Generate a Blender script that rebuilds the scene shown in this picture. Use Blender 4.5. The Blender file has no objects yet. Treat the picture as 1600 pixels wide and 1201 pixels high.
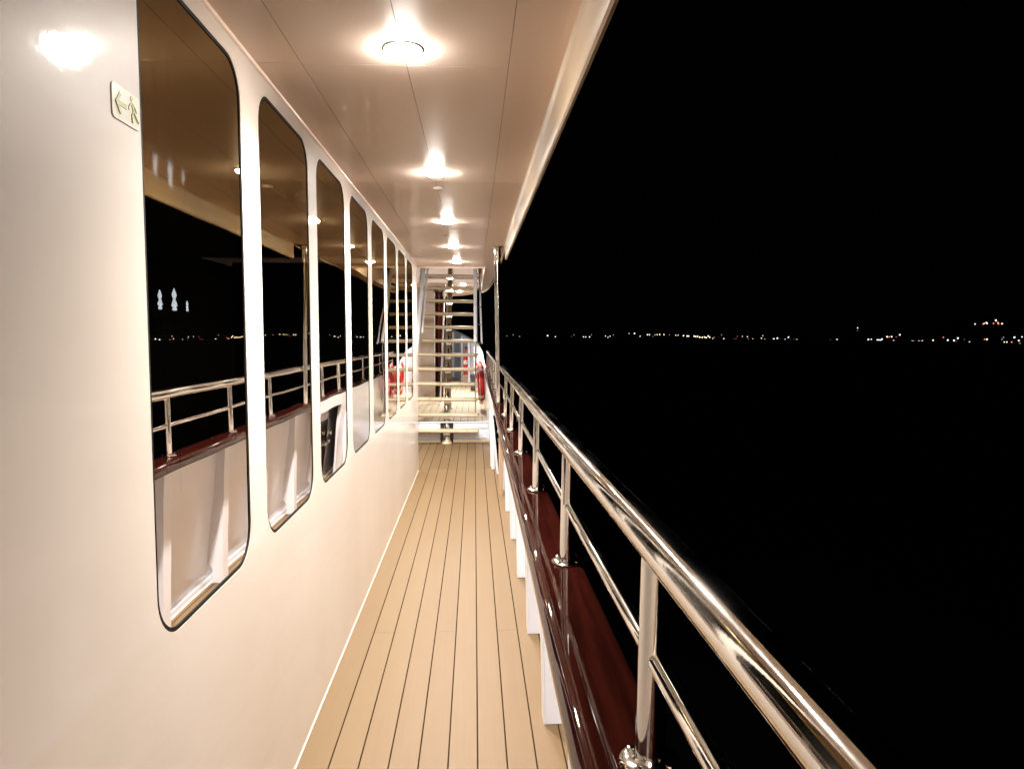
import bpy, math, random
from mathutils import Vector, Matrix
random.seed(7)
C = bpy.context.scene.collection
EYE = 1.48                      # eye height above the deck; all z below are measured from the eye and lifted by EYE
DK = -1.48                      # deck level
RD = -1.19                      # raised fore deck level
CE = 0.77                       # ceiling level
WX = -0.62                      # deckhouse wall plane
PI = math.pi

# ------------------------------------------------------------------ materials
def mat(name, base=(.8,.8,.8), rough=.5, metal=0, coat=0, coat_rough=.05, spec=.5, bump=None, emis=None, estr=0):
    m = bpy.data.materials.new(name); m.use_nodes = True
    nt = m.node_tree; b = nt.nodes['Principled BSDF']
    b.inputs['Base Color'].default_value = (*base, 1)
    b.inputs['Roughness'].default_value = rough
    b.inputs['Metallic'].default_value = metal
    b.inputs['Coat Weight'].default_value = coat
    b.inputs['Coat Roughness'].default_value = coat_rough
    b.inputs['Specular IOR Level'].default_value = spec
    if emis:
        b.inputs['Emission Color'].default_value = (*emis, 1); b.inputs['Emission Strength'].default_value = estr
    if bump:
        nodes_bump(nt, b, bump)
    return m

def nodes_bump(nt, b, layers):
    """layers: list of (scale xyz, detail, strength, distance)"""
    tc = nt.nodes.new('ShaderNodeTexCoord'); prev = None
    for sc, det, st, dist in layers:
        mp = nt.nodes.new('ShaderNodeMapping'); mp.inputs['Scale'].default_value = sc
        nt.links.new(tc.outputs['Object'], mp.inputs['Vector'])
        nz = nt.nodes.new('ShaderNodeTexNoise'); nz.inputs['Scale'].default_value = 1; nz.inputs['Detail'].default_value = det
        nt.links.new(mp.outputs['Vector'], nz.inputs['Vector'])
        bp = nt.nodes.new('ShaderNodeBump'); bp.inputs['Strength'].default_value = st; bp.inputs['Distance'].default_value = dist
        nt.links.new(nz.outputs['Fac'], bp.inputs['Height'])
        if prev: nt.links.new(prev.outputs['Normal'], bp.inputs['Normal'])
        prev = bp
    nt.links.new(prev.outputs['Normal'], b.inputs['Normal'])
    if b.inputs['Coat Weight'].default_value > 0:
        nt.links.new(prev.outputs['Normal'], b.inputs['Coat Normal'])

def color_noise(m, c1, c2, scale, detail=4, lo=.35, hi=.65, coords='Object'):
    nt = m.node_tree; b = nt.nodes['Principled BSDF']
    tc = nt.nodes.new('ShaderNodeTexCoord'); mp = nt.nodes.new('ShaderNodeMapping'); mp.inputs['Scale'].default_value = scale
    nz = nt.nodes.new('ShaderNodeTexNoise'); nz.inputs['Scale'].default_value = 1; nz.inputs['Detail'].default_value = detail
    cr = nt.nodes.new('ShaderNodeValToRGB')
    cr.color_ramp.elements[0].position = lo; cr.color_ramp.elements[0].color = (*c1, 1)
    cr.color_ramp.elements[1].position = hi; cr.color_ramp.elements[1].color = (*c2, 1)
    nt.links.new(tc.outputs[coords], mp.inputs['Vector']); nt.links.new(mp.outputs['Vector'], nz.inputs['Vector'])
    nt.links.new(nz.outputs['Fac'], cr.inputs['Fac']); nt.links.new(cr.outputs['Color'], b.inputs['Base Color'])
    return cr
LAMP_L=400; SPOT_W=245; EXPO=.48
SHORE = [(120,2596,0.2,'c',0.3),(142,2571,4.4,'c',0.5),(164,2546,-1.1,'c',0.5),(254,2438,1.3,'c',1.3),(278,2408,-2.2,'c',0.7),(325,2346,-1.0,'w',0.2),(332,2336,4.0,'c',0.3),(358,2299,-2.6,'c',0.9),(364,2291,-2.6,'c',0.8),(374,2276,-2.6,'c',1),(379,2269,3.9,'w',0.3),(415,2215,0.1,'w',0.7),(421,2205,-4.1,'w',0.7),(426,2197,-0.4,'w',0.7),(434,2184,3.8,'w',0.4),(470,2124,7.8,'c',0.6),(482,2103,7.7,'c',1.1),(494,2081,-0.4,'c',0.8),(509,2053,4.1,'w',1),(513,2046,4.1,'w',1),(520,2032,-1.3,'r',0.5),(524,2023,3.5,'w',0.6),(528,2015,4.0,'w',0.9),(533,2006,4.5,'w',1),(541,1990,4.4,'w',1),(551,1968,3.4,'w',0.3),(562,1943,2.5,'w',0.8),(566,1934,2.4,'w',0.7),(575,1914,1.0,'w',1.2),(581,1900,0.1,'w',1.1),(583,1894,0.1,'w',1.1),(592,1873,-0.3,'w',1.2),(594,1866,-1.2,'w',1.2),(597,1859,-1.2,'w',1.2),(600,1850,-3.0,'w',1.2),(604,1842,-3.4,'w',1.1),(607,1833,-2.5,'w',1.2),(609,1826,-3.9,'w',1.2),(612,1818,0.1,'w',1.2),(614,1813,-3.0,'w',1.1),(618,1800,-6.4,'w',0.8),(620,1795,-3.4,'r',0.6),(629,1766,3.1,'c',0.3),(632,1758,-7.1,'w',1.2),(644,1717,-7.8,'r',0.8),(646,1710,-7.8,'r',0.8),(647,1706,-0.7,'r',0.4),(652,1686,-0.7,'c',0.6),(657,1667,-1.5,'w',0.7),(658,1664,-7.6,'c',0.6),(662,1646,-7.1,'c',0.8),(669,1612,-5.0,'w',0.9),(670,1607,0.9,'w',0.6),(672,1601,-7.3,'w',0.8),(677,1574,-8.4,'w',0.7),(678,1565,-6.5,'c',1.2),(680,1551,-4.7,'c',1.2),(682,1540,-7.1,'w',0.2),(685,1522,-7.7,'c',1.2),(686,1508,-2.4,'c',1.1),(687,1501,-7.6,'r',0.5),(689,1487,-7.2,'r',0.5),(690,1476,-7.5,'w',1),(697,1347,-7.8,'c',0.8),(697,1332,-8.0,'r',0.4),(697,1322,-7.1,'c',1.2),(692,1241,14.7,'c',0.8),(692,1241,9.8,'r',0.3),(689,1200,-6.1,'c',1.1),(688,1189,-5.5,'c',0.8),(685,1165,-6.8,'c',1.4),(684,1159,-7.0,'c',1.4),(684,1154,-7.0,'c',1.4),(683,1149,-5.1,'c',1.1),(683,1148,-8.3,'c',1),(680,1129,-1.1,'w',1.2),(678,1120,-1.3,'r',0.8),(676,1110,-1.0,'w',1.1),(676,1104,-7.5,'c',1.1),(674,1094,-1.3,'r',0.5),(671,1080,2.0,'w',1.1),(660,1031,-7.7,'w',1.1),(659,1026,-7.7,'w',1.1),(655,1007,-7.5,'w',1.1),(651,993,-7.4,'w',1.2),(639,951,-5.8,'w',1),(627,912,-1.7,'r',0.7),(620,893,-5.2,'c',1.2),(613,871,-5.5,'w',1.2),(609,861,-7.1,'r',0.5),(608,857,-2.6,'c',1.2),(597,830,-3.9,'c',0.2),(590,811,-7.2,'c',1),(579,788,13.9,'w',0.9),(567,759,13.4,'r',0.8),(563,752,13.9,'w',0.8),(561,746,14.5,'w',1.1),(558,741,13.6,'w',0.9),(547,717,13.3,'r',0.8),(541,706,16.2,'w',1.3),(538,699,13.6,'r',1.1),(540,701,12.4,'r',0.9),(530,683,12.5,'w',1),(565,753,-3.5,'r',0.7),(560,743,-3.5,'w',1.2),(533,686,-3.2,'c',0.4),(529,679,-1.3,'c',0.5),(527,675,-5.9,'w',0.8),(521,664,-5.8,'w',0.9),(514,649,-5.7,'r',0.8),(507,637,-1.2,'c',1.1),(497,619,-4.1,'w',1),(495,615,-6.4,'c',0.4),(491,608,-0.7,'c',0.7)]
CREAM = mat('cream gloss paint', (.80,.745,.665), .45, coat=.5, coat_rough=.06, bump=[((60,60,45),2,.12,.0014),((1.2,1.2,7),3,.55,.0035),((7,7,.35),2,.12,.0016)])
color_noise(CREAM, (.605,.52,.45), (.65,.575,.51), (1.3,1.3,.5), 3)
CEIL = mat('ceiling panel paint', (.80,.69,.59), .40, coat=.18, coat_rough=.12, bump=[((1.5,1.2,1.5),2,.25,.003),((70,70,70),1,.05,.001)])
color_noise(CEIL, (.97,.76,.635), (.975,.80,.69), (.9,.7,1), 4)
SEAM = mat('seam filler', (.58,.42,.31), .8)
WHITE = mat('white bulwark paint', (.73,.745,.815), .32, coat=.5, coat_rough=.15, bump=[((2,2.5,1.5),2,.4,.006),((60,60,60),2,.08,.001)])
FASC = mat('fascia paint with rust freckles', (.8,.72,.62), .5, coat=.03, coat_rough=.2, bump=[((14,9,14),3,.12,.002)])
def rust(m, th=.70):
    nt=m.node_tree; b=nt.nodes['Principled BSDF']
    tc=nt.nodes.new('ShaderNodeTexCoord')
    mp=nt.nodes.new('ShaderNodeMapping'); mp.inputs['Scale'].default_value=(38,16,38)
    n1=nt.nodes.new('ShaderNodeTexNoise'); n1.inputs['Scale'].default_value=1; n1.inputs['Detail'].default_value=5
    cr=nt.nodes.new('ShaderNodeValToRGB'); cr.color_ramp.elements[0].position=th; cr.color_ramp.elements[0].color=(.46,.35,.24,1)
    cr.color_ramp.elements[1].position=th+.05; cr.color_ramp.elements[1].color=(.30,.13,.05,1)
    nt.links.new(tc.outputs['Object'],mp.inputs['Vector']); nt.links.new(mp.outputs['Vector'],n1.inputs['Vector'])
    nt.links.new(n1.outputs['Fac'],cr.inputs['Fac']); nt.links.new(cr.outputs['Color'],b.inputs['Base Color'])
rust(FASC)
CHROME = mat('polished stainless steel', (.72,.70,.66), .07, metal=1, bump=[((9,9,9),2,.12,.002),((120,120,120),2,.03,.001)])
def smudge(m,lo,hi,sc):
    nt=m.node_tree; b=nt.nodes['Principled BSDF']; tc=nt.nodes.new('ShaderNodeTexCoord'); mp=nt.nodes.new('ShaderNodeMapping'); mp.inputs['Scale'].default_value=sc
    nz=nt.nodes.new('ShaderNodeTexNoise'); nz.inputs['Scale'].default_value=1; nz.inputs['Detail'].default_value=5
    mr=nt.nodes.new('ShaderNodeMapRange'); mr.inputs['From Min'].default_value=.4; mr.inputs['From Max'].default_value=.7; mr.inputs['To Min'].default_value=lo; mr.inputs['To Max'].default_value=hi
    nt.links.new(tc.outputs['Object'],mp.inputs['Vector']); nt.links.new(mp.outputs['Vector'],nz.inputs['Vector']); nt.links.new(nz.outputs['Fac'],mr.inputs['Value']); nt.links.new(mr.outputs['Result'],b.inputs['Roughness'])
smudge(CHROME,.035,.15,(14,5,14))
BRUSH = mat('stainless steel', (.66,.64,.60), .16, metal=1)
MAHOG = mat('varnished mahogany', (.10,.018,.010), .5, spec=0, coat=.8, coat_rough=.02, bump=[((1.5,.8,1.5),1,.10,.002)])
color_noise(MAHOG, (.006,.0011,.0008), (.019,.0032,.002), (40,2.2,40), 6, .3,.7)
SATIN = mat('satin stainless steel', (.88,.88,.90), .38, metal=.3)
TREAD = mat('oiled teak tread', (.42,.29,.16), .42, coat=.2, coat_rough=.2)
color_noise(TREAD, (.42,.32,.20), (.58,.46,.30), (2.5,40,40), 5, .3,.7)
GASK = mat('black rubber gasket', (.008,.007,.006), .7, spec=.15)
CAULK = mat('deck caulking', (.030,.019,.011), .9, spec=0)
DARK = mat('dark saloon lining', (.03,.02,.014), .5)
SALCEIL = mat('lacquered saloon ceiling', (.5,.45,.4), .08, metal=1)
RING = mat('white lamp trim', (.86,.86,.86), .3, coat=.4)
LAMP = mat('lit downlight lens', (.9,.9,.9), .4, emis=(1,.94,.86), estr=LAMP_L)
GLOW = mat('lit sconce glass', (.9,.9,.9), .4, emis=(.86,.95,1), estr=4)
RED = mat('red lifebuoy fabric', (.70,.035,.03), .5, bump=[((30,30,30),2,.2,.003)])
TAPE = mat('white band', (.82,.82,.80), .4)
SIGNW = mat('cream photoluminescent film', (.80,.80,.66), .35, coat=.3)
SIGNG = mat('olive sign print', (.36,.35,.03), .45)
BLACK = mat('black paint', (.014,.012,.011), .3, coat=.3)
TAN = mat('tan painted steel', (.42,.29,.19), .4, coat=.3)
GREYP = mat('grey plastic', (.55,.47,.40), .5)

# deck planks: tone differs from plank to plank
def deck_mat(name, c1, c2, rough):
    m = mat(name, c1, rough, spec=.3, bump=[((160,9,160),3,.10,.001)])
    nt=m.node_tree; b=nt.nodes['Principled BSDF']
    geo=nt.nodes.new('ShaderNodeNewGeometry')
    tc=nt.nodes.new('ShaderNodeTexCoord'); mp=nt.nodes.new('ShaderNodeMapping'); mp.inputs['Scale'].default_value=(5,.9,5)
    nz=nt.nodes.new('ShaderNodeTexNoise'); nz.inputs['Scale'].default_value=1; nz.inputs['Detail'].default_value=6
    mp2=nt.nodes.new('ShaderNodeMapping'); mp2.inputs['Scale'].default_value=(90,2.2,90)
    n2=nt.nodes.new('ShaderNodeTexNoise'); n2.inputs['Scale'].default_value=1; n2.inputs['Detail'].default_value=5
    nt.links.new(tc.outputs['Object'],mp.inputs['Vector']); nt.links.new(mp.outputs['Vector'],nz.inputs['Vector'])
    nt.links.new(tc.outputs['Object'],mp2.inputs['Vector']); nt.links.new(mp2.outputs['Vector'],n2.inputs['Vector'])
    def mth(op,a,bb):
        n=nt.nodes.new('ShaderNodeMath'); n.operation=op
        for i,v in enumerate((a,bb)):
            if isinstance(v,(int,float)): n.inputs[i].default_value=v
            else: nt.links.new(v,n.inputs[i])
        return n.outputs[0]
    s=mth('ADD', mth('MULTIPLY',geo.outputs['Random Per Island'],.40), mth('ADD', mth('MULTIPLY',nz.outputs['Fac'],.45), mth('MULTIPLY',n2.outputs['Fac'],.25)))
    mx=nt.nodes.new('ShaderNodeMix'); mx.data_type='RGBA'
    mx.inputs['A'].default_value=(*c1,1); mx.inputs['B'].default_value=(*c2,1)
    nt.links.new(s,mx.inputs['Factor']); nt.links.new(mx.outputs['Result'],b.inputs['Base Color'])
    return m
PLANK = deck_mat('synthetic teak planks', (.106,.058,.022), (.152,.100,.048), .5)
PLANK2 = deck_mat('pale fore deck planks', (.36,.29,.19), (.46,.38,.27), .5)

# mirror glass; a height gradient paints the upper reflections dimmer and browner
def glass_mat():
    m=bpy.data.materials.new('mirror filmed window glass'); m.use_nodes=True; nt=m.node_tree; nt.nodes.clear()
    out=nt.nodes.new('ShaderNodeOutputMaterial')
    tc=nt.nodes.new('ShaderNodeTexCoord'); sp=nt.nodes.new('ShaderNodeSeparateXYZ'); nt.links.new(tc.outputs['Object'],sp.inputs[0])
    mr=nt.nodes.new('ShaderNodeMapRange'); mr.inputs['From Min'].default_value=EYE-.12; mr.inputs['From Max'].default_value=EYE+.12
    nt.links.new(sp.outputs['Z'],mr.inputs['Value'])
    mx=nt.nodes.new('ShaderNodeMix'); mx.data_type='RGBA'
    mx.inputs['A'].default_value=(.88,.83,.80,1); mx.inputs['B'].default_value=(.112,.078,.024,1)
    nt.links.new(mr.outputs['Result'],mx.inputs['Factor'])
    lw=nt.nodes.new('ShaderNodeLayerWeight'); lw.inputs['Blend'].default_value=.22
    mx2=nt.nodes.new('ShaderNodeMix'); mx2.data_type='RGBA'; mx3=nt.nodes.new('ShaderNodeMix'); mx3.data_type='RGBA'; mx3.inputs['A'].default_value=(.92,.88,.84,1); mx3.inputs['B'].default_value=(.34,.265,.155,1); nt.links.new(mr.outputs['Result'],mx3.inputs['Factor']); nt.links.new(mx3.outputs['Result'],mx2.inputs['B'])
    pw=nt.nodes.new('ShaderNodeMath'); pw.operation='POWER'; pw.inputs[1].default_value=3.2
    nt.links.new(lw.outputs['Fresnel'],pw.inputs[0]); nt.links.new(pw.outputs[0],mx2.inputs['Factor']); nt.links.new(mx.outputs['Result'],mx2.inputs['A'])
    mp=nt.nodes.new('ShaderNodeMapping'); mp.inputs['Scale'].default_value=(2.2,2.2,1.6); nt.links.new(tc.outputs['Object'],mp.inputs['Vector'])
    nz=nt.nodes.new('ShaderNodeTexNoise'); nz.inputs['Scale'].default_value=1; nz.inputs['Detail'].default_value=1; nt.links.new(mp.outputs['Vector'],nz.inputs['Vector'])
    bp=nt.nodes.new('ShaderNodeBump'); bp.inputs['Strength'].default_value=.25; bp.inputs['Distance'].default_value=.003; nt.links.new(nz.outputs['Fac'],bp.inputs['Height'])
    g=nt.nodes.new('ShaderNodeBsdfGlossy'); g.inputs['Roughness'].default_value=.0; nt.links.new(mx2.outputs['Result'],g.inputs['Color']); nt.links.new(bp.outputs['Normal'],g.inputs['Normal'])
    t=nt.nodes.new('ShaderNodeBsdfTransparent'); t.inputs['Color'].default_value=(.10,.10,.10,1)
    ad=nt.nodes.new('ShaderNodeAddShader'); nt.links.new(g.outputs[0],ad.inputs[0]); nt.links.new(t.outputs[0],ad.inputs[1])
    nt.links.new(ad.outputs[0],out.inputs['Surface'])
    return m
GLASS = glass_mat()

# ------------------------------------------------------------------ mesh builder (coordinates measured from the eye)
LOC = {}
def empty(name, label, cat, loc, group=None, kind=None):
    o=bpy.data.objects.new(name,None); C.objects.link(o); o.empty_display_size=.1
    o.location=(loc[0],loc[1],loc[2]+EYE); LOC[o.name]=Vector(o.location)
    o['label']=label; o['category']=cat
    if group: o['group']=group
    if kind: o['kind']=kind
    return o

class MB:
    def __init__(s): s.v=[]; s.f=[]; s.mi=[]; s.sm=[]
    def add(s,vs,fs,mi=0,smooth=False):
        n=len(s.v); s.v+= [tuple(v) for v in vs]; s.f+=[tuple(i+n for i in f) for f in fs]; s.mi+=[mi]*len(fs); s.sm+=[smooth]*len(fs)
    def box(s,x0,x1,y0,y1,z0,z1,mi=0):
        v=[(x,y,z) for x in (x0,x1) for y in (y0,y1) for z in (z0,z1)]
        s.add(v,[(0,1,3,2),(4,6,7,5),(0,4,5,1),(2,3,7,6),(0,2,6,4),(1,5,7,3)],mi)
    def loft(s,rings,closed=True,cap=True,mi=0,smooth=True):
        n=len(rings[0]); vs=[p for r in rings for p in r]; fs=[]
        for i in range(len(rings)-1):
            for j in range(n if closed else n-1):
                k=(j+1)%n; fs.append((i*n+j,i*n+k,(i+1)*n+k,(i+1)*n+j))
        if cap and closed:
            fs.append(tuple(range(n))[::-1]); fs.append(tuple((len(rings)-1)*n+j for j in range(n)))
        s.add(vs,fs,mi,smooth)
    def tube(s,pts,r,n=20,mi=0,cap=True):
        pts=[Vector(p) for p in pts]; R=r if isinstance(r,(list,tuple)) else [r]*len(pts)
        rings=[]; up=None
        for i,p in enumerate(pts):
            if i==0: t=pts[1]-p
            elif i==len(pts)-1: t=p-pts[i-1]
            else: t=(pts[i+1]-p).normalized()+(p-pts[i-1]).normalized()
            t.normalize()
            if up is None:
                a=Vector((0,0,1)) if abs(t.z)<.9 else Vector((1,0,0)); up=a.cross(t).normalized()
            else: up=(up-t*up.dot(t)).normalized()
            b=t.cross(up)
            rings.append([p+R[i]*(math.cos(2*PI*k/n)*up+math.sin(2*PI*k/n)*b) for k in range(n)])
        s.loft(rings,True,cap,mi)
    def lathe(s,c,prof,n=32,axis='z',mi=0,smooth=True):
        rings=[]
        for r,h in prof:
            ring=[]
            for k in range(n):
                a=2*PI*k/n
                if axis=='z': ring.append((c[0]+r*math.cos(a),c[1]+r*math.sin(a),c[2]+h))
                elif axis=='x': ring.append((c[0]+h,c[1]+r*math.cos(a),c[2]+r*math.sin(a)))
                else: ring.append((c[0]+r*math.sin(a),c[1]+h,c[2]+r*math.cos(a)))
            rings.append(ring)
        s.loft(rings,True,True,mi,smooth)
    def build(s,name,mats,parent=None,label=None,cat=None,kind=None,group=None,bevel=0,seg=2,root=None):
        base=Vector((0,0,0))
        if parent is not None:
            p=parent
            while p.parent: p=p.parent
            base=LOC[p.name]
        elif root is not None: base=Vector((root[0],root[1],root[2]+EYE))
        me=bpy.data.meshes.new(name)
        me.from_pydata([(x-base.x,y-base.y,z+EYE-base.z) for x,y,z in s.v],[],s.f)
        for m in (mats if isinstance(mats,list) else [mats]): me.materials.append(m)
        me.polygons.foreach_set('material_index',s.mi); me.polygons.foreach_set('use_smooth',s.sm)
        me.validate()
        import bmesh
        bm=bmesh.new(); bm.from_mesh(me); bmesh.ops.recalc_face_normals(bm,faces=bm.faces); bm.to_mesh(me); bm.free()
        o=bpy.data.objects.new(name,me); C.objects.link(o)
        if parent is not None: o.parent=parent
        else: o.location=base; LOC[o.name]=base
        if label: o['label']=label
        if cat: o['category']=cat
        if kind: o['kind']=kind
        if group: o['group']=group
        if bevel:
            b=o.modifiers.new('b','BEVEL'); b.width=bevel; b.segments=seg; b.limit_method='ANGLE'; b.angle_limit=math.radians(40)
            for pl in me.polygons: pl.use_smooth=True
            w=o.modifiers.new('w','WEIGHTED_NORMAL')
        else:
            try: me.set_sharp_from_angle(angle=math.radians(38))
            except Exception: pass
        return o

def copy_tree(o,parent=None):
    c=o.copy(); C.objects.link(c); c.parent=parent
    for ch in [x for x in bpy.data.objects if x.parent==o]: copy_tree(ch,c)
    return c

# ------------------------------------------------------------------ deck
PW=.1027; GAP=.0058
def planks(x0i, n, y0, y1, z, m, jlen=13.0, joff=3.46, x_first=-.507, left_edge=None, right_edge=None):
    """narrow boards with caulked seams; butt joints on every third board"""
    for k in range(x0i, x0i+n):
        a=x_first+PW*k+GAP/2; b=x_first+PW*(k+1)-GAP/2
        if k==x0i and left_edge is not None: a=left_edge
        if k==x0i+n-1 and right_edge is not None: b=right_edge
        yj=joff+(0,5.0,-4.3)[k%3]
        ys=[y0]; y=yj-jlen*10
        while y<y1:
            if y>y0+.05 and y<y1-.05: ys.append(y)
            y+=jlen
        ys.append(y1)
        for i in range(len(ys)-1):
            s=.0009
            m.box(a,b,ys[i]+s,ys[i+1]-s,z-.008,z)
m=MB(); planks(-1,10,-9,7.83,DK,m,left_edge=-.622,right_edge=.372)
planks(-17,26,7.833,9.78,DK,m,right_edge=.372)
deck=m.build('deck_planks',PLANK); deck['kind']='structure'; deck['label']='tan synthetic teak side deck with dark caulked seams'
m=MB(); m.box(-2.6,.40,-9,9.80,DK-.06,DK-.0015)
d=m.build('deck_caulking',CAULK); d['kind']='structure'
m=MB(); planks(-25,36,9.80,22.5,RD,m,joff=4.1)
d=m.build('fore_deck_planks',PLANK2); d['kind']='structure'
m=MB(); m.box(-3.2,.40,9.79,22.6,RD-.25,RD-.003)
d=m.build('fore_deck_base',CAULK); d['kind']='structure'

# ------------------------------------------------------------------ deckhouse with eight windows
house=empty('deckhouse','long cream gloss painted deckhouse wall with eight tall mirrored windows','deckhouse',(WX,2,DK))
ZT,ZB=.715,-.612; WR=.10
WIN=[(1.378,1.957),(2.113,2.722),(2.858,3.462),(3.606,4.205),(4.352,4.950),(5.098,5.696),(5.842,6.440),(6.588,7.180)]
def arcpts(y0,y1,z0,z1,r,n=10):
    """four corners as arcs, starting bottom-near, counter-clockwise in (y,z)"""
    cs=[(y0+r,z0+r,PI,1.5*PI),(y1-r,z0+r,1.5*PI,2*PI),(y1-r,z1-r,0,.5*PI),(y0+r,z1-r,.5*PI,PI)]
    return [[(cy+r*math.cos(a0+(a1-a0)*i/n),cz+r*math.sin(a0+(a1-a0)*i/n)) for i in range(n+1)] for cy,cz,a0,a1 in cs]
w=MB()
edges=[-4.0]+[ (WIN[i][1]+WIN[i+1][0])/2 for i in range(7)]
YE=7.80
bays=[]
starts=[1.30]+[(WIN[i][1]+WIN[i+1][0])/2 for i in range(7)]; ends=starts[1:]+[7.26]
ZF,ZC=DK,CE+.02
for (a,b),(s0,s1) in zip(WIN,zip(starts,ends)):
    arcs=arcpts(a,b,ZB,ZT,WR)
    corners=[(s0,ZF),(s1,ZF),(s1,ZC),(s0,ZC)]
    P=[]; 
    def V(p,x=WX): return (x,p[0],p[1])
    for i in range(4):
        arc=arcs[i]; c=corners[i]
        for j in range(len(arc)-1): w.add([V(c),V(arc[j]),V(arc[j+1])],[(0,1,2)])
        nx=arcs[(i+1)%4]; c2=corners[(i+1)%4]
        w.add([V(c),V(arc[-1]),V(nx[0]),V(c2)],[(0,1,2,3)])
    loop=[p for arc in arcs for p in arc]
    n=len(loop)
    w.add([V(p) for p in loop]+[V(p,WX-.006) for p in loop],[(i,(i+1)%n,(i+1)%n+n,i+n) for i in range(n)])
# near wall, far end with a rounded corner, end face
w.add([(WX,-9,ZF),(WX,1.30,ZF),(WX,1.30,ZC),(WX,-9,ZC)],[(0,1,2,3)])
cr=.05
path=[(WX,7.26),(WX,YE-cr)]+[(WX-cr+cr*math.cos(t*PI/16),YE-cr+cr*math.sin(t*PI/16)) for t in range(1,9)]+[(-2.6,YE)]
w.loft([[(x,y,ZF) for x,y in path],[(x,y,ZC) for x,y in path]],closed=False,cap=False,smooth=True)
wall=w.build('wall',CREAM,house)
for i,(a,b) in enumerate(WIN):
    f=MB(); arcs=arcpts(a,b,ZB,ZT,WR); lo=[p for q in arcs for p in q]
    g=.009
    arcs2=arcpts(a+g,b-g,ZB+g,ZT-g,WR-g); li=[p for q in arcs2 for p in q]; n=len(lo)
    rings=[[(WX-.0055,*p) for p in lo],[(WX-.001,*p) for p in lo],[(WX-.001,*p) for p in li],[(WX-.0035,*p) for p in li]]
    vs=[v for r in rings for v in r]
    f.add(vs,[(k*n+j,k*n+(j+1)%n,(k+1)*n+(j+1)%n,(k+1)*n+j) for k in range(3) for j in range(n)])
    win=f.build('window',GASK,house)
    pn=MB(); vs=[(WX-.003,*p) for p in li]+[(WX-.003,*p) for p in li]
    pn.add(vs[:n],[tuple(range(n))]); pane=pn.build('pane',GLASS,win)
# bead along the foot of the wall, cove under the ceiling
m=MB(); m.tube([(WX+.001,-9,DK+.003),(WX+.001,YE-.06,DK+.001)],.003,8); m.build('foot_bead',CREAM,house)
m=MB(); m.tube([(WX+.001,-9,CE-.001),(WX+.001,YE-.06,CE-.001)],.007,8); m.build('top_bead',CEIL,house)
# dark saloon behind the glass
m=MB(); 
m.add([(-5.2,-9,-2.2),(-5.2,16,-2.2),(-5.2,16,1.18),(-5.2,-9,1.18)],[(0,1,2,3)])
m.add([(WX-.03,-9,-2.2),(-5.2,-9,-2.2),(-5.2,-9,1.18),(WX-.03,-9,1.18)],[(0,1,2,3)])
m.add([(WX-.03,-9,-2.0),(-5.2,-9,-2.0),(-5.2,16,-2.0),(WX-.03,7.7,-2.0)],[(0,1,2,3)])
m.build('saloon_lining',DARK,house)
m=MB(); m.add([(WX-.03,-9,1.17),(-5.2,-9,1.17),(-5.2,16,1.17),(WX-.03,7.7,1.17)],[(0,1,2,3)]); m.build('saloon_ceiling',SALCEIL,house)

# sconces glowing inside the saloon, seen faintly through the first pane
def sconce(y,s):
    t=empty('saloon_sconce','','wall lamp',(-3.6,y,.25),'saloon lamps seen through the first window')
    a=MB(); a.lathe((-3.6,y,.30),[(.004,0),(.018*s,.015),(.010*s,.05),(.022*s,.06),(.008*s,.09*s),(.017*s,.12*s),(.009*s,.15*s),(.002*s,.17*s)],16); a.build('lamp_shade',GLOW,t)
    b=MB(); b.tube([(-3.6,y,.33),(-3.6,y,.2),(-3.75,y,.18),(-3.75,y,-2.0)],.012,8); b.build('bracket',DARK,t)
    return t
for y,s,l in ((8.33,1.35,'tall glowing saloon lamp behind the first window pane, nearest the dark edge'),(8.72,1.6,'brightest glowing saloon lamp behind the first window pane, in the middle'),(9.1,.85,'small dim saloon lamp behind the first window pane, farthest right')):
    t=sconce(y,s); t['label']=l

# ------------------------------------------------------------------ escape sign
sg=empty('exit_sign','small cream escape sign with olive arrow and running figure beside first window','sign',(WX,1.32,.40))
def onwall(m,poly,x):
    """poly in (y,z) given as sheet of 2 mm less thickness"""
    n=len(poly); vs=[(x,*p) for p in poly]+[(x-.0012,*p) for p in poly]
    m.add(vs,[tuple(range(n))]+[(i,(i+1)%n,(i+1)%n+n,i+n) for i in range(n)])
m=MB(); arcs=arcpts(1.272,1.371,.377,.437,.008,4); onwall(m,[p for q in arcs for p in q],WX+.0018); m.build('plate',SIGNW,sg)
m=MB(); X2=WX+.0026
def bar(m,p,q,wd,x=X2):
    d=Vector((q[0]-p[0],q[1]-p[1])); d.normalize(); nn=Vector((-d.y,d.x))*wd/2
    onwall(m,[(p[0]+nn.x,p[1]+nn.y),(p[0]-nn.x,p[1]-nn.y),(q[0]-nn.x,q[1]-nn.y),(q[0]+nn.x,q[1]+nn.y)],x)
bar(m,(1.285,.4065),(1.321,.4065),.0085); bar(m,(1.284,.404),(1.300,.424),.0062,X2+.0003); bar(m,(1.284,.409),(1.300,.389),.0062,X2+.0006)
m.build('arrow',SIGNG,sg)
m=MB()
m.lathe((X2-.001,1.341,.428),[(.0045,0),(.0045,.0012)],14,'x')
bar(m,(1.342,.421),(1.349,.406),.007); bar(m,(1.342,.420),(1.333,.413),.0035,X2+.0003); bar(m,(1.333,.414),(1.330,.406),.003,X2+.0001)
bar(m,(1.344,.419),(1.356,.413),.0035,X2+.0005); bar(m,(1.356,.414),(1.359,.407),.003,X2+.0002)
bar(m,(1.349,.408),(1.341,.398),.0045,X2+.0004); bar(m,(1.341,.399),(1.343,.385),.004,X2+.0006)
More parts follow.
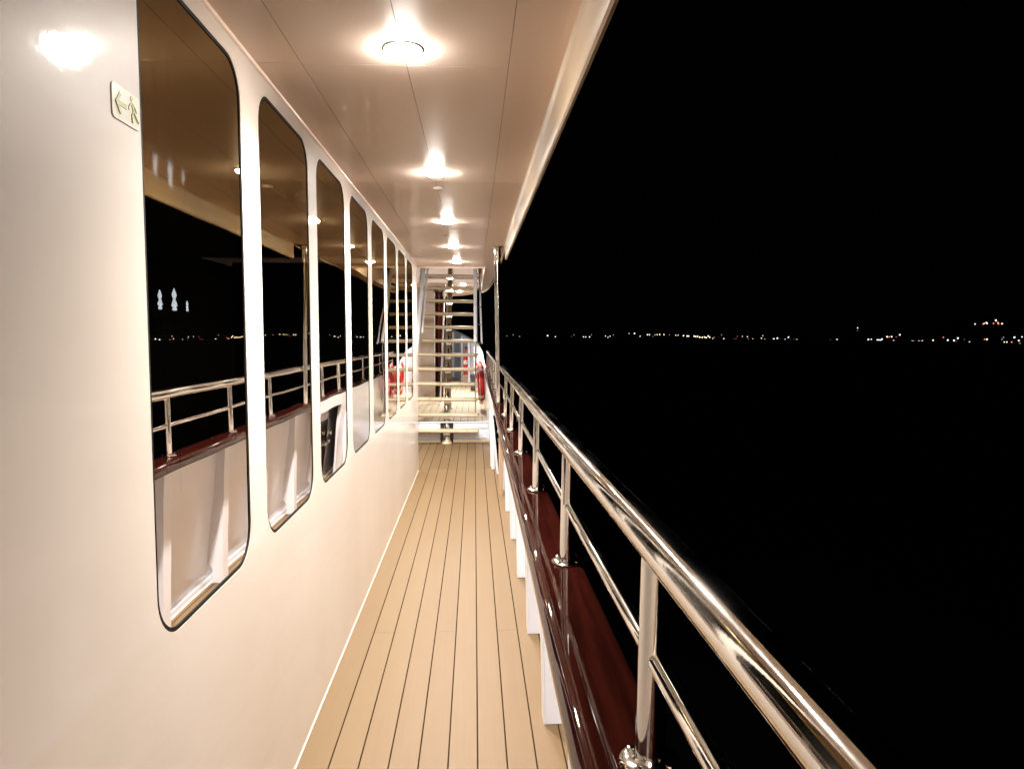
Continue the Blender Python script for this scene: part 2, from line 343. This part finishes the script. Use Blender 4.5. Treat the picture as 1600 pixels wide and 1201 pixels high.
bar(m,(1.349,.408),(1.357,.397),.0045,X2+.0007); bar(m,(1.357,.398),(1.366,.391),.004,X2+.0008)
m.build('running_figure',SIGNG,sg)

# ------------------------------------------------------------------ ceiling of panels
ceil=empty('deck_ceiling','peach white panelled ceiling over the side deck with thin seams','ceiling',(-.2,2,CE),kind='structure')
m=MB(); g=.0014
xs=[-.66,-.486,-.190,.101,.262]; 
ysb=[-9,-7.06,-5.54,-4.02,-2.5,-.98,.55,2.08,3.61,5.14,6.10,7.96]
for i in range(len(xs)-1):
    for j in range(len(ysb)-1):
        y0,y1=ysb[j],ysb[j+1]
        x0,x1=xs[i],xs[i+1]
        if x1==.262: 
            if j%2: continue
            y1=ysb[min(j+2,len(ysb)-1)]
        vs=[(x0+g,y0+g,CE),(x1-g,y0+g,CE),(x1-g,y1-g,CE),(x0+g,y1-g,CE)]
        up=[(x,y,CE+.012) for x,y,z in vs]
        m.add(vs+up,[(0,1,2,3),(0,4,5,1),(1,5,6,2),(2,6,7,3),(3,7,4,0)])
# strip beside the stair opening, its outer edge curving inboard
outer=[(.262,7.96),(.262,9.0),(.260,9.8),(.248,10.6),(.222,11.4),(.190,12.0),(.148,12.42),(.122,12.5)]
vs=[]
for x,y in outer: vs+=[(x,y,CE),(.121,y,CE)]
m.add(vs,[(2*i,2*i+2,2*i+3,2*i+1) for i in range(len(outer)-1)])
m.build('panels',CEIL,ceil)
m=MB(); m.box(-.66,.262,-9,7.95,CE+.002,CE+.01); m.box(-2.6,-.66,7.82,7.96,CE,CE+.01); 
m.build('seam_backing',SEAM,ceil)
m=MB(); # white edge of the strip and trim round the opening
e=[(.268,6.12),(.268,7.96)]+[(x+.006,y) for x,y in outer[1:-1]]+[(.126,12.51)]
m.loft([[(x,y,CE-.012),(x+.016,y+.004,CE-.012),(x+.016,y+.004,CE+.10),(x,y,CE+.10)] for x,y in e],True,True,smooth=False)
m.build('edge_trim',FASC,ceil)
m=MB()
m.box(-1.10,.133,7.962,7.985,CE-.014,CE+.24)          # near edge of the stair opening
m.box(.121,.133,7.985,11.62,CE-.014,CE+.24)           # outboard coaming
m.box(-1.10,-1.085,7.985,11.62,CE-.014,CE+.24)
m.box(-1.10,.133,11.62,11.66,CE+.10,CE+.50)           # header across the far end
m.build('opening_coaming',CEIL,ceil)
m=MB(); m.add([(-3.0,11.66,.90),(.10,11.66,.90),(.06,14,.90),(-.05,15.1,.90),(-.28,15.65,.90),(-.62,15.85,.90),(-3.0,16,.90)],[tuple(range(7))]); 
m.box(-3.0,-1.10,7.97,11.66,.86,.88)
m.build('fore_panels',CEIL,ceil)
m=MB(); e=[(.10,11.66),(.06,14),(-.05,15.1),(-.28,15.65),(-.62,15.85),(-3.0,16)]
m.loft([[(x,y,.885),(x+.01,y+.02,.885),(x+.01,y+.02,1.2),(x,y,1.2)] for x,y in e],True,True,smooth=False); m.build('fore_edge_trim',FASC,ceil)
# roof plates above (so nothing is lit from over the ceiling)
m=MB(); m.box(-5.2,.255,-9,7.96,CE+.42,CE+.46); m.box(-5.2,-1.1,7.96,16,CE+.55,CE+.6); m.box(-1.1,.05,11.7,15,CE+.55,CE+.6); m.build('upper_deck_plate',DARK,ceil)

# fascia hanging at the outer edge
fs=empty('roof_fascia','cream fascia along the outer edge of the ceiling with rust freckles','fascia',(.26,1,.65))
prof=[(.252,CE-.001),(.259,CE-.006),(.263,CE-.018),(.264,.69),(.264,.66),(.267,.651),(.274,.647),(.284,.652),(.289,.664),(.292,.70),(.30,CE+.34),(.24,CE+.34),(.24,CE+.02)]
ys=[-9,-1,2,4,5.9,6.05,6.105]
m=MB(); m.loft([[(x,y,z) for x,z in prof] for y in ys[:-1]],True,True); m.build('fascia_board',FASC,fs)

# small ceiling fittings
def puck(y,x,label,r=.028):
    t=MB(); t.lathe((x,y,CE),[(r,0),(r,-.006),(r*.8,-.012),(r*.3,-.014)],24); t.build('ceiling_sensor',GREYP,label=label,cat='sensor',root=(x,y,CE))
puck(3.75,-.185,'small tan round cover on the seam beyond the second downlight')
puck(5.46,-.215,'small pale round cover on the ceiling beyond the third downlight',.016)
# ------------------------------------------------------------------ downlights
def downlight():
    t=empty('downlight','','ceiling light',(0,0,0),'downlights in a row along the ceiling')
    a=MB(); a.lathe((0,0,0),[(.043,-.001),(.0435,-.003),(.050,-.0035),(.0545,-.0022),(.056,-.0003)],48); a.build('trim_ring',RING,t)
    b=MB(); b.lathe((0,0,0),[(.0425,-.001),(.0425,-.006),(.039,-.0105),(.031,-.0135),(.018,-.0152),(.002,-.0157)],48); b.build('lens',LAMP,t)
    L=bpy.data.lights.new('beam','SPOT'); L.energy=SPOT_W; L.color=(1,.94,.87); L.spot_size=math.radians(146); L.spot_blend=1; L.shadow_soft_size=.035
    lo=bpy.data.objects.new('beam',L); C.objects.link(lo); lo.parent=t; lo.location=(0,0,-.03)
    return t
DL=[(-.188,1.965,CE,'large nearest ceiling downlight, biggest and brightest in the row'),
    (-.183,3.405,CE,'second ceiling downlight, just before the small tan sensor cover'),
    (-.180,4.823,CE,'third ceiling downlight, beside the cross seam of the panels'),
    (-.177,6.149,CE,'fourth ceiling downlight, level with the top of the steel post'),
    (-.177,7.409,CE,'fifth ceiling downlight, last before the stair opening'),
    (-.19,12.5,.90,'upper of the two small lamps seen between the stair treads'),
    (-.30,14.35,.90,'lower yellowish lamp seen between the stair treads, farthest forward'),
    (-.19,-.92,CE,'downlight behind the viewer'),
    (-.19,-2.36,CE,'second downlight behind the viewer'),
    (-.19,-4.6,CE,'third downlight behind the viewer'),
    (-.19,-6.9,CE,'last downlight behind the viewer'),
    (-1.55,9.0,.86,'downlight over the foot of the stair, hidden by the wall'),
    (-1.20,14.9,.90,'fore deck downlight behind the cream bulkhead')]
t0=downlight()
for i,(x,y,z,l) in enumerate(DL):
    t=t0 if i==0 else copy_tree(t0)
    t.location=(x,y,z+EYE); t['label']=l

# ------------------------------------------------------------------ bulwark
bw=empty('bulwark','white bulwark with upright brackets under a varnished mahogany cap rail','bulwark',(.3,2,DK))
def foot(y): 
    return .372 if y<7 else (.372-.02*(y-7))
m=MB()   # shell plate, leaning inboard towards its top, with an opening at Y 6.95-7.5
def plate(y0,y1,z0,z1,mb):
    def X(z): return .372-.10*(z-DK)/.87
    mb.loft([[(X(z0),y,z0),(X(z1),y,z1),(X(z1)+.012,y,z1),(X(z0)+.012,y,z0)] for y in (y0,y1)],True,True,smooth=False)
ZU=-.632
plate(-9,12.2,DK,ZU,m)
m.build('plate',WHITE,bw)
def stiff(y):
    m=MB(); prof=[(.266,DK+.001),(.261,DK+.25),(.247,ZU-.18),(.236,ZU-.01)]
    # a bent plate: web across, flange along its inner edge; lower outer corner cut round
    web=[(x,z) for x,z in prof]+[(.276,ZU-.01)]+[(.362,DK+.12)]+[(.368-.045*math.sin(a),DK+.06+.06*math.cos(a)) for a in (0,.5,1.0,1.4,1.9)]+[(.335,DK+.001)]
    n=len(web); vs=[(x,y,z) for x,z in web]+[(x,y+.008,z) for x,z in web]
    m.add(vs,[tuple(range(n)),tuple(range(2*n-1,n-1,-1))]+[(i,(i+1)%n,(i+1)%n+n,i+n) for i in range(n)])
    m.loft([[(x-.006,y-.002,z),(x,y-.002,z),(x,y+.085,z),(x-.006,y+.085,z)] for x,z in prof],True,True,smooth=False)
    return m.build('bracket',WHITE,bw,bevel=.0015,seg=1)
b0=stiff(2.585)
for k in range(-14,6):
    y=2.585+.822*k
    if k==0 or y>6.8: continue
    c=b0.copy(); C.objects.link(c); c.parent=bw; c.location=(0,.822*k,0)
m=MB(); m.box(.345,.371,-9,6.9,DK,DK+.035); m.build('waterway_bar',WHITE,bw,bevel=.004)
# cap rail
def capsec(y):
    xi = .136+.010*min(max((y-.9)/.9,0),1)+.004*min(max((y-1.8)/1.8,0),1)+.010*min(max((y-3.6)/2.2,0),1)
    xo=.276
    if y>8: xi-=.0; xo-=.004*(y-8)
    s=[(xi+.012,-.634),(xi+.003,-.629),(xi,-.620),(xi,-.604),(xi+.0015,-.597),(xi+.005,-.589),(xi+.010,-.5838),(xi+.016,-.5810),(xi+.021,-.5802),(xi+.025,-.5800),(xi+.03,-.5800),(xo-.03,-.5800),(xo-.012,-.5805),(xo-.004,-.584),(xo,-.592),(xo,-.622),(xo-.006,-.632)]
    return [(x,y,z) for x,z in s]
m=MB(); m.loft([capsec(y) for y in (-9,-2,0,.9,1.3,1.8,2.6,3.6,4.6,5.8,7,8,9.5,11,12.2,13.2)],True,True)
cap=m.build('cap_rail',MAHOG,bw)
# white inner lining beyond the post
m=MB()
def lining(ys,zt,zb,xt,xb):
    m.loft([[(xt(y),y,zt),(xt(y)+.02,y,zt),(xb(y)+.02,y,zb),(xb(y),y,zb)] for y in ys],True,True,smooth=False)
xt=lambda y:.158 if y<10 else .158-.004*(y-10)
lining((6.3,7.50),-.60,-.71,xt,lambda y:xt(y)+.004)
lining((7.50,9.0,9.79),-.60,DK,xt,lambda y:.232-.016*(y-7.85))
lining((9.79,11,12.2,13.4),-.60,RD,xt,lambda y:.185-.012*(y-9.79))
m.build('inner_lining',WHITE,bw)
# high bow bulwark sweeping inboard
bowp=[(.165,13.0,-.575),(.150,13.6,-.50),(.120,14.5,-.32),(.05,16,-.18),(-.10,17.5,-.07),(-.30,19,.05),(-.58,20.6,.17),(-1.1,22,.24),(-2.2,22.5,.26),(-3.2,22.5,.26)]
m=MB(); m.loft([[(x,y,RD),(x,y,z),(x+.05,y+.04,z),(x+.05,y+.04,RD)] for x,y,z in bowp],True,True,smooth=True)
m.build('bow_plate',WHITE,bw)
m=MB()
for i in range(3,8):
    x,y,z=bowp[i]; m=MB(); m.box(x-.06,x-.002,y-.1,y-.09,RD,z-.05); m.build('bow_frame',WHITE,bw)
# hull side below the deck
m=MB(); m.loft([[(.386,y,DK+.02),(.386,y,DK-.8),(.30,y,-3.5),(.05,y,-7.6),(-.2,y,-7.6),(.1,y,DK-.1)] for y in (-9,6,12.5)]+[[(-.0,18,RD),(-.05,18,-2.3),(-.3,18,-4.01),(-.9,18,-7.6),(-1.1,18,-7.6),(-.3,18,RD-.1)],[(-1.6,22.6,RD),(-1.6,22.6,-2.3),(-1.9,22.4,-4.01),(-2.2,22,-7.6),(-2.4,22,-7.6),(-2.0,22.5,RD-.1)]],True,True)
m.build('hull_side',WHITE,bw)

# polished hatch on the bulwark
pt=empty('steel_hatch','polished steel hatch plate with latch low on the white bulwark past the post','hatch',(.3,7.2,DK))
def XP(z): return .372-.10*(z-DK)/.87-.004
def lw(y0,y1,z0,z1,d=.006): return [[(XP(z0)-d,y,z0),(XP(z1)-d,y,z1),(XP(z1),y,z1),(XP(z0),y,z0)] for y in (y0,y1)]
m=MB(); m.loft(lw(7.02,7.42,-1.42,-.86),True,True,smooth=False); m.build('hatch_plate',CHROME,pt,bevel=.004)
m=MB(); x=XP(-1.0); m.lathe((x-.02,7.36,-1.0),[(.03,0),(.03,-.012),(.014,-.016),(.014,-.04),(.024,-.045),(.020,-.055)],20,'x'); m.build('latch',BRUSH,pt)
m=MB(); m.box(x-.07,x+.0,7.04,7.30,-1.09,-1.06); m.build('hatch_handle',BRUSH,pt,bevel=.006)
m=MB(); m.lathe((.245,6.56,DK),[(.02,0),(.02,.6),(.012,.66)],4); m.box(.235,.262,6.48,6.56,DK,-.70); m.build('tan_upright',TAN,pt)
# steel grab hoop at the gate
m=MB(); pts=[(.205,7.80,DK),(.200,7.80,-1.2),(.190,7.80,-.92)]+[(.190-.0*a,7.80+.08*(1-math.cos(a)),-.92+.08*math.sin(a)) for a in (.5,1.0,PI/2,2.1,2.6,PI)]+[(.2,7.96,DK)]
m.tube(pts,.021,14); m.build('grab_hoop',SATIN,label='polished steel grab hoop standing on deck inside the white bulwark',cat='grab rail',root=(.2,7.88,DK))

# ------------------------------------------------------------------ railing
rl=empty('railing','polished stainless steel railing standing on the mahogany cap','railing',(.24,2,-.58))
m=MB(); ys=[-9,-2,0]+[.5+.5*i for i in range(26)]
m.tube([(.243+.002*math.sin(y*1.7),y,-.280+.0015*math.sin(y*2.3)) for y in ys],.0275,40); m.build('handrail',CHROME,rl)
m=MB(); m.tube([(.240,y,-.432+.001*math.sin(y*3)) for y in ys],.0125,20); m.build('middle_rail',CHROME,rl)
def stanchion(y):
    m=MB(); m.tube([(.237,y,-.580),(.240,y,-.43),(.243,y,-.282)],.0205,28); s=m.build('stanchion',CHROME,rl)
    m=MB(); m.lathe((.237,y,-.580),[(.040,0),(.041,.004),(.038,.007),(.024,.009),(.022,.012)],32)
    for a in range(4):
        t=a*PI/2+PI/4; m.lathe((.237+.031*math.cos(t),y+.031*math.sin(t),-.574),[(.0055,0),(.0055,.004),(.003,.0055)],8)
    m.build('flange',CHROME,s)
    return s
s0=stanchion(.912)
for k in range(-11,15):
    if k in (0,6): continue
    c=copy_tree(s0,rl); c.location=(0,.853*k,0)

# steel post
m_=empty('support_post','tall polished steel post from the mahogany cap up to the ceiling','post',(.215,6.13,-.58))
m=MB(); m.tube([(.222,6.13,-.580),(.200,6.13,CE)],.029,32); m.build('tube',CHROME,m_)
m=MB(); m.lathe((.200,6.13,CE),[(.045,0),(.045,-.008),(.031,-.012)],32); m.build('collar',CHROME,m_)

# ------------------------------------------------------------------ staircase
st=empty('staircase','open steel staircase with rounded wooden treads climbing to the upper deck','staircase',(-.37,9.5,DK))
NT=14
TX0,TX1=-.785,.045
ST=[]
for n in range(1,NT+1):
    z=DK+.2055*n; y=9.45+.155*n; ST.append((y,z))
def tread(y,z,left):
    m=MB(); pr=[]
    for a in range(16):
        t=2*PI*a/16; yy=math.copysign(abs(math.cos(t))**.6,math.cos(t))*.11; zz=math.copysign(abs(math.sin(t))**.8,math.sin(t))*.026
        pr.append((yy+.1,zz-.026))
    m.loft([[(x,y+a*(1 if 0<i<3 else .96),z+b-.012*(x-TX0)) for a,b in pr] for i,x in enumerate((left,left+.006,TX1-.006,TX1))],True,True)
    return m.build('tread',TREAD,st)
for n,(y,z) in enumerate(ST):
    left=TX0 - (.10 if n<6 else 0)
    tr=tread(y,z,left)
    if n<7:
        m=MB(); m.lathe((TX1-.002,y+.02,z-.022),[(.010,0),(.010,.012),(.006,.016)],12,'x'); m.build('end_bolt',BLACK,tr)
m=MB(); a,b=ST[0],ST[-1]
m.tube([(-.385,a[0]-.02+.1,DK),(-.385,a[0]+.11,a[1]-.10),(-.385,b[0]+.1,b[1]-.11),(-.385,b[0]+.3,b[1]-.02)],.045,28); m.build('stringer',CHROME,st)
m=MB(); m.lathe((-.385,a[0]+.08,DK),[(.075,0),(.075,.012),(.06,.03),(.05,.05)],32); m.build('foot_flange',TREAD,st)
m=MB()
for y,z in ST:
    m=MB(); m.box(-.43,-.34,y+.06,y+.14,z-.085,z-.045); m.build('tread_bracket',BRUSH,st)
def rail(xl,r,y0,z0,y1,z1,name,mat_=SATIN,xt=None):
    m=MB(); xt=xl if xt is None else xt
    m.tube([(xl,y0,z0),((xl*3+xt)/4,y0+(y1-y0)*.25,z0+(z1-z0)*.25),(xt,y1,z1)],r,20); return m.build(name,mat_,st)
# outboard side: stout hand rail ending above the sixth tread, a slim rail behind, and an upright down to the second tread
rail(.018,.026,9.85,-.085,11.0,1.10,'hand_rail')
rail(.105,.014,9.9,-.10,11.4,1.10,'hand_rail',xt=.085)
m=MB(); m.tube([(.018,9.85,-.085),(.018,9.845,-.16),(.014,9.84,-1.07)],.011,14); m.build('upright',BRUSH,st)
m=MB()
for k in range(5):
    m=MB(); t=.0+k*.22; m.tube([(.02,9.85+1.15*t,-.085+1.185*t),(.10,9.9+1.4*t,-.10+1.2*t)],.008,10); m.build('rail_link',BRUSH,st)
# inboard side
rail(-.80,.030,9.75,-.25,11.2,1.10,'hand_rail',xt=-.785)
rail(-.74,.013,10.1,.05,11.5,1.10,'hand_rail')
m=MB(); m.tube([(-.80,9.75,-.25),(-.80,9.74,-.9),(-.80,9.73,DK)],.013,14); m.build('upright',BRUSH,st)

# unseen fill lamp added in the stair well to brighten treads, header and rails
wl=empty('stairwell_fill_lamp','added round fill lamp inside the stair opening, unseen above the ceiling edge','wall lamp',(-.45,7.99,.93))
m=MB(); m.lathe((-.45,7.986,.93),[(.07,0),(.07,.02),(.06,.03)],24,'y'); m.build('base',RING,wl)
m=MB(); m.lathe((-.45,8.016,.93),[(.055,0),(.05,.02),(.03,.03),(.004,.032)],24,'y'); m.build('lens',GLOW,wl)
L=bpy.data.lights.new('glow','SPOT'); L.energy=SPOT_W*.6; L.color=(1,.95,.9); L.spot_size=math.radians(165); L.spot_blend=1; L.shadow_soft_size=.05
lo=bpy.data.objects.new('glow',L); C.objects.link(lo); lo.parent=wl; lo.location=(0,.08,0); lo.rotation_euler=(math.radians(90-12),0,0)
# step up to the fore deck
sp=empty('deck_step','white panelled step with teak plinth rising to the fore deck under the stairs','step',(-.3,9.78,DK))
m=MB()
for x0,x1 in ((-2.4,-.475),(-.295,.205)):
    m.box(x0,x1,9.765,9.79,DK+.045,RD-.012)
    m.box(x0+.02,x1-.03,9.755,9.768,DK+.20,RD-.03); m.box(x0+.02,x1-.03,9.755,9.768,DK+.065,DK+.165)
m.build('riser',WHITE,sp,bevel=.004)
m=MB()
for x0,x1 in ((-2.4,-.47),(-.30,.20)): m.box(x0,x1,9.72,9.765,DK+.001,DK+.045)
m.build('plinth',TREAD,sp,bevel=.008)
m=MB(); m.box(-2.4,.205,9.752,9.80,RD-.012,RD+.004); m.build('nosing',WHITE,sp,bevel=.003)
m=MB(); m.box(-.475,-.295,9.78,9.79,DK,RD-.012); m.build('recess_back',BLACK,sp)

# ------------------------------------------------------------------ fore deck things
m=MB(); m.box(-3.2,-.735,13.25,13.35,RD,.90); 
bh=m.build('fore_bulkhead',CREAM,label='cream painted bulkhead behind the left side of the stairs',cat='bulkhead',root=(-2,13.3,RD),bevel=.01)
ms=empty('mast','dark red varnished wooden mast rising behind the stair treads','mast',(-.645,13.0,RD))
m=MB(); m.lathe((-.645,13.0,RD),[(.080,0),(.078,.5),(.074,1.2),(.070,2.09)],28); m.build('pole',MAHOG,ms)
m=MB(); m.lathe((-.645,13.0,RD),[(.10,0),(.10,.05),(.085,.07)],28); m.build('mast_foot',TREAD,ms)
m=MB(); m.lathe((-.645,13.0,.80),[(.075,0),(.095,.02),(.095,.05),(.075,.07)],28); m.build('band',BLACK,ms)
m=MB(); m.tube([(-.405,11.5,RD),(-.400,11.5,CE+.13)],.026,20); m.lathe((-.405,11.5,RD),[(.05,0),(.05,.01),(.03,.02)],20)
m.build('black_post',BLACK,label='slim black post just right of the polished stair stringer',cat='post',root=(-.405,11.5,RD))
m=MB(); m.tube([(-.60,12.3,RD),(-.55,12.3,-.1),(-.505,12.3,.9)],.014,14); m.lathe((-.60,12.3,RD),[(.04,0),(.04,.01),(.02,.02)],16)
m.build('thin_pole',TAPE,label='thin white pole leaning between the red mast and the stringer',cat='pole',root=(-.60,12.3,RD))
# floodlight added out of view to brighten the bow bulwark
fl=empty('fill_floodlight','lit floodlight added to brighten the bow, unseen behind the bulkhead under the ceiling edge','fill_floodlight',(-1.3,15.6,.9))
m=MB(); m.loft([[(-1.45,15.55,.70),(-1.15,15.55,.70),(-1.15,15.55,.86),(-1.45,15.55,.86)],[(-1.48,15.70,.64),(-1.12,15.70,.64),(-1.12,15.70,.84),(-1.48,15.70,.84)]],True,True,smooth=False); m.tube([(-1.3,15.6,.84),(-1.3,15.6,.90)],.02,10); m.build('housing',BLACK,fl)
FLO=mat('lit floodlight glass',(.9,.9,.9),.4,emis=(.93,.96,1),estr=LAMP_L*.35)
m=MB(); m.add([(-1.46,15.703,.66),(-1.14,15.703,.66),(-1.14,15.703,.82),(-1.46,15.703,.82)],[(0,1,2,3)]); m.build('lens',FLO,fl)
# lifebuoys
def lifebuoy():
    t=empty('lifebuoy','','lifebuoy',(0,0,0),'red lifebuoys hung on the bulwark')
    def ring(a0,a1,r,n):
        return [[(0+ r*math.cos(2*PI*k/16)*.85,(.245+r*math.sin(2*PI*k/16))*math.sin(a0+(a1-a0)*i/n),(.245+r*math.sin(2*PI*k/16))*math.cos(a0+(a1-a0)*i/n)) for k in range(16)] for i in range(n+1)]
    m=MB(); m.loft(ring(0,2*PI,.062,48),True,False)
    m.build('float_ring',RED,t)
    for q in range(4):
        m=MB(); a=PI/4+q*PI/2; m.loft(ring(a-.10,a+.10,.0645,6),True,True); m.build('band',TAPE,t)
    m=MB(); m.tube([( -.02,(.325)*math.sin(2*PI*k/24),(.325+.012*(k%6==3))*math.cos(2*PI*k/24)) for k in range(25)],.005,8); m.build('grab_line',TAPE,t)
    return t
for o in [o for o in bpy.data.objects if False]: pass
L=lifebuoy(); LOCe=Vector((0,0,EYE))
for i,(x,y,l) in enumerate(((.105,11.35,'nearer red lifebuoy on the white bulwark right of the stairs'),(.095,12.7,'farther red lifebuoy on the bulwark, behind the first one'))):
    t=L if i==0 else copy_tree(L)
    t.location=(x,y,-.75+EYE); t.rotation_euler=(0,math.radians(-2),0); t['label']=l
# fire extinguisher hung on the bow bulwark
fx=empty('fire_extinguisher','small red fire extinguisher on the white bow bulwark seen between treads','extinguisher',(-.22,17.6,-.95))
m=MB(); m.lathe((-.22,17.6,-.95),[(.03,0),(.052,.02),(.055,.08),(.055,.44),(.04,.50),(.02,.53),(.018,.66)],24); m.build('cylinder',RED,fx)
m=MB(); m.box(-.25,-.13,17.57,17.63,-.29,-.26); m.tube([(-.22,17.55,-.28),(-.13,17.52,-.35),(-.12,17.5,-.7)],.012,8); m.build('valve_and_hose',BLACK,fx)
m=MB(); m.lathe((-.22,17.6,-.70),[(.0565,0),(.0565,.10)],24); m.build('paper_label',TAPE,fx)
m=MB(); m.box(-.32,-.12,17.5,17.75,RD,-.95); m.build('pedestal',TAN,fx,bevel=.01)
# mooring bollard on the fore deck
bo=empty('mooring_bollard','dark twin mooring bollard by the bow bulwark behind the stair','bollard',(-.02,15.2,RD))
m=MB()
for dy in (-.2,.2):
    m=MB(); m.lathe((-.02,15.2+dy,RD+.02),[(.06,0),(.055,.25),(.075,.30),(.07,.34),(.03,.35)],20); m.build('horn',BLACK,bo)
m=MB(); m.box(-.11,.07,14.85,15.55,RD,RD+.02); m.build('base_plate',TAN,bo,bevel=.004)

m=MB(); m.box(-2.6,.36,-9.1,-9.0,DK,CE)
m.build('aft_bulkhead',CREAM,label='cream painted bulkhead closing the side deck far behind the viewer',cat='bulkhead',root=(-1,-9.05,DK),bevel=.01)
# ------------------------------------------------------------------ sea, shore, lights
SEAZ=-7.3
sea=mat('night sea', (.001,.0014,.0018), .7, spec=.03, bump=[((.35,.35,.35),4,.8,.4),((.05,.05,.05),3,.6,2)])
m=MB(); m.add([(-9000,-9000,SEAZ),(9000,-9000,SEAZ),(9000,9000,SEAZ),(-9000,9000,SEAZ)],[(0,1,2,3)]); m.build('sea',sea,kind='structure',label='black night sea')
land=mat('dark wooded shore', (.03,.035,.025), .95)
pts=sorted([(x,y) for x,y,z,c,b in SHORE],key=lambda p:math.atan2(p[0],p[1]))
m=MB(); rings=[]
azs=[math.atan2(x,y) for x,y in pts]
N=90; a0,a1=azs[0]-.30,azs[-1]+.35
for i in range(N+1):
    a=a0+(a1-a0)*i/N
    j=min(range(len(azs)),key=lambda q:abs(azs[q]-a)); D=math.hypot(*pts[j])
    # smooth distance from the bearing
    u=(a-azs[0])/(azs[-1]-azs[0]); 
    near=[math.hypot(*pts[q]) for q in range(len(azs)) if abs(azs[q]-a)<.04] or [D]
    D=min(near)-8; D2=max(near)+25
    hill=10+14*(.5+.5*math.sin(7*u+1))+ (20 if .86<u<1.0 else 0)
    rings.append([(d*math.sin(a),d*math.cos(a),z) for d,z in ((D,SEAZ-.5),(D+6,SEAZ+.25),(D2,SEAZ+.35),(D2+120,SEAZ+5),(D2+420,SEAZ+hill),(D2+1200,SEAZ+hill*1.3),(D2+1500,SEAZ-1))])
m.loft(rings,False,False,smooth=False); m.build('far_shore',land,kind='structure',label='dark far shore')
COL={'w':(1,.76,.52),'c':(.80,.93,1),'r':(1,.22,.10)}
LM={}
def lmat(c,b):
    k=(c,round(b*5)/5)
    if k not in LM: LM[k]=mat('shore lamp %s %.1f'%k,(.5,.5,.5),.5,emis=COL[c],estr=1.6*max(k[1],.2)**1.6)
    return LM[k]
MESH={}
for x,y,z,c,b in SHORE:
    D=math.hypot(x,y); r=D/1100*(.52+.38*b)
    hilltop = z>6; az=math.degrees(math.atan2(x,y))
    cn={'w':'warm','c':'white','r':'reddish'}[c]; bn='bright' if b>=1 else ('faint' if b<.6 else 'medium')
    if hilltop: wh='high on the dark hill at far right'
    elif az<8: wh='at the left end of the far shore'
    elif az<16: wh='left of the dense row on the far shore'
    elif az<22.5: wh='in the dense middle row on the far shore'
    elif az<33: wh='right of the middle on the far shore'
    else: wh='at the right end of the far shore'
    m=MB(); m.lathe((x,y,z),[(r*.05,-r),(r*.7,-r*.7),(r,0),(r*.7,r*.7),(r*.05,r)],8)
    low=max(SEAZ, z-12); 
    m.tube([(x,y,z-r*.9),(x,y,SEAZ+.3)],.12,6,mi=1,cap=False)
    m.build('shore_light',[lmat(c,b),BLACK],label='%s %s point of light %s'%(bn,cn,wh),cat='shore light',group='%s %s lights %s'%(bn,cn,wh),root=(x,y,SEAZ))

# ------------------------------------------------------------------ world, camera
wd=bpy.data.worlds.new('World'); bpy.context.scene.world=wd; wd.use_nodes=True
wd.node_tree.nodes['Background'].inputs['Color'].default_value=(.25,.35,.6,1); wd.node_tree.nodes['Background'].inputs['Strength'].default_value=.0003
cam=bpy.data.cameras.new('camera'); co=bpy.data.objects.new('camera',cam); C.objects.link(co)
cam.sensor_width=36; cam.lens=36*1100/1600; cam.clip_start=.02; cam.clip_end=20000
f=1100.
yc=Vector((-59,75.5,-f)).normalized(); zc=Vector((0,f,75.5)).normalized(); xc=yc.cross(zc)
Rm=Matrix((xc,yc,zc)).to_4x4()
co.matrix_world=Matrix.Translation((0,0,EYE))@Rm
sc=bpy.context.scene; sc.camera=co
sc.view_settings.view_transform='Standard'; sc.view_settings.look='None'; sc.view_settings.exposure=EXPO; sc.view_settings.gamma=1
sc.cycles.max_bounces=10; sc.cycles.diffuse_bounces=6; sc.cycles.glossy_bounces=6; sc.cycles.transparent_max_bounces=12
sc.cycles.sample_clamp_indirect=6; sc.cycles.use_denoising=True; sc.cycles.caustics_reflective=False; sc.cycles.blur_glossy=.5
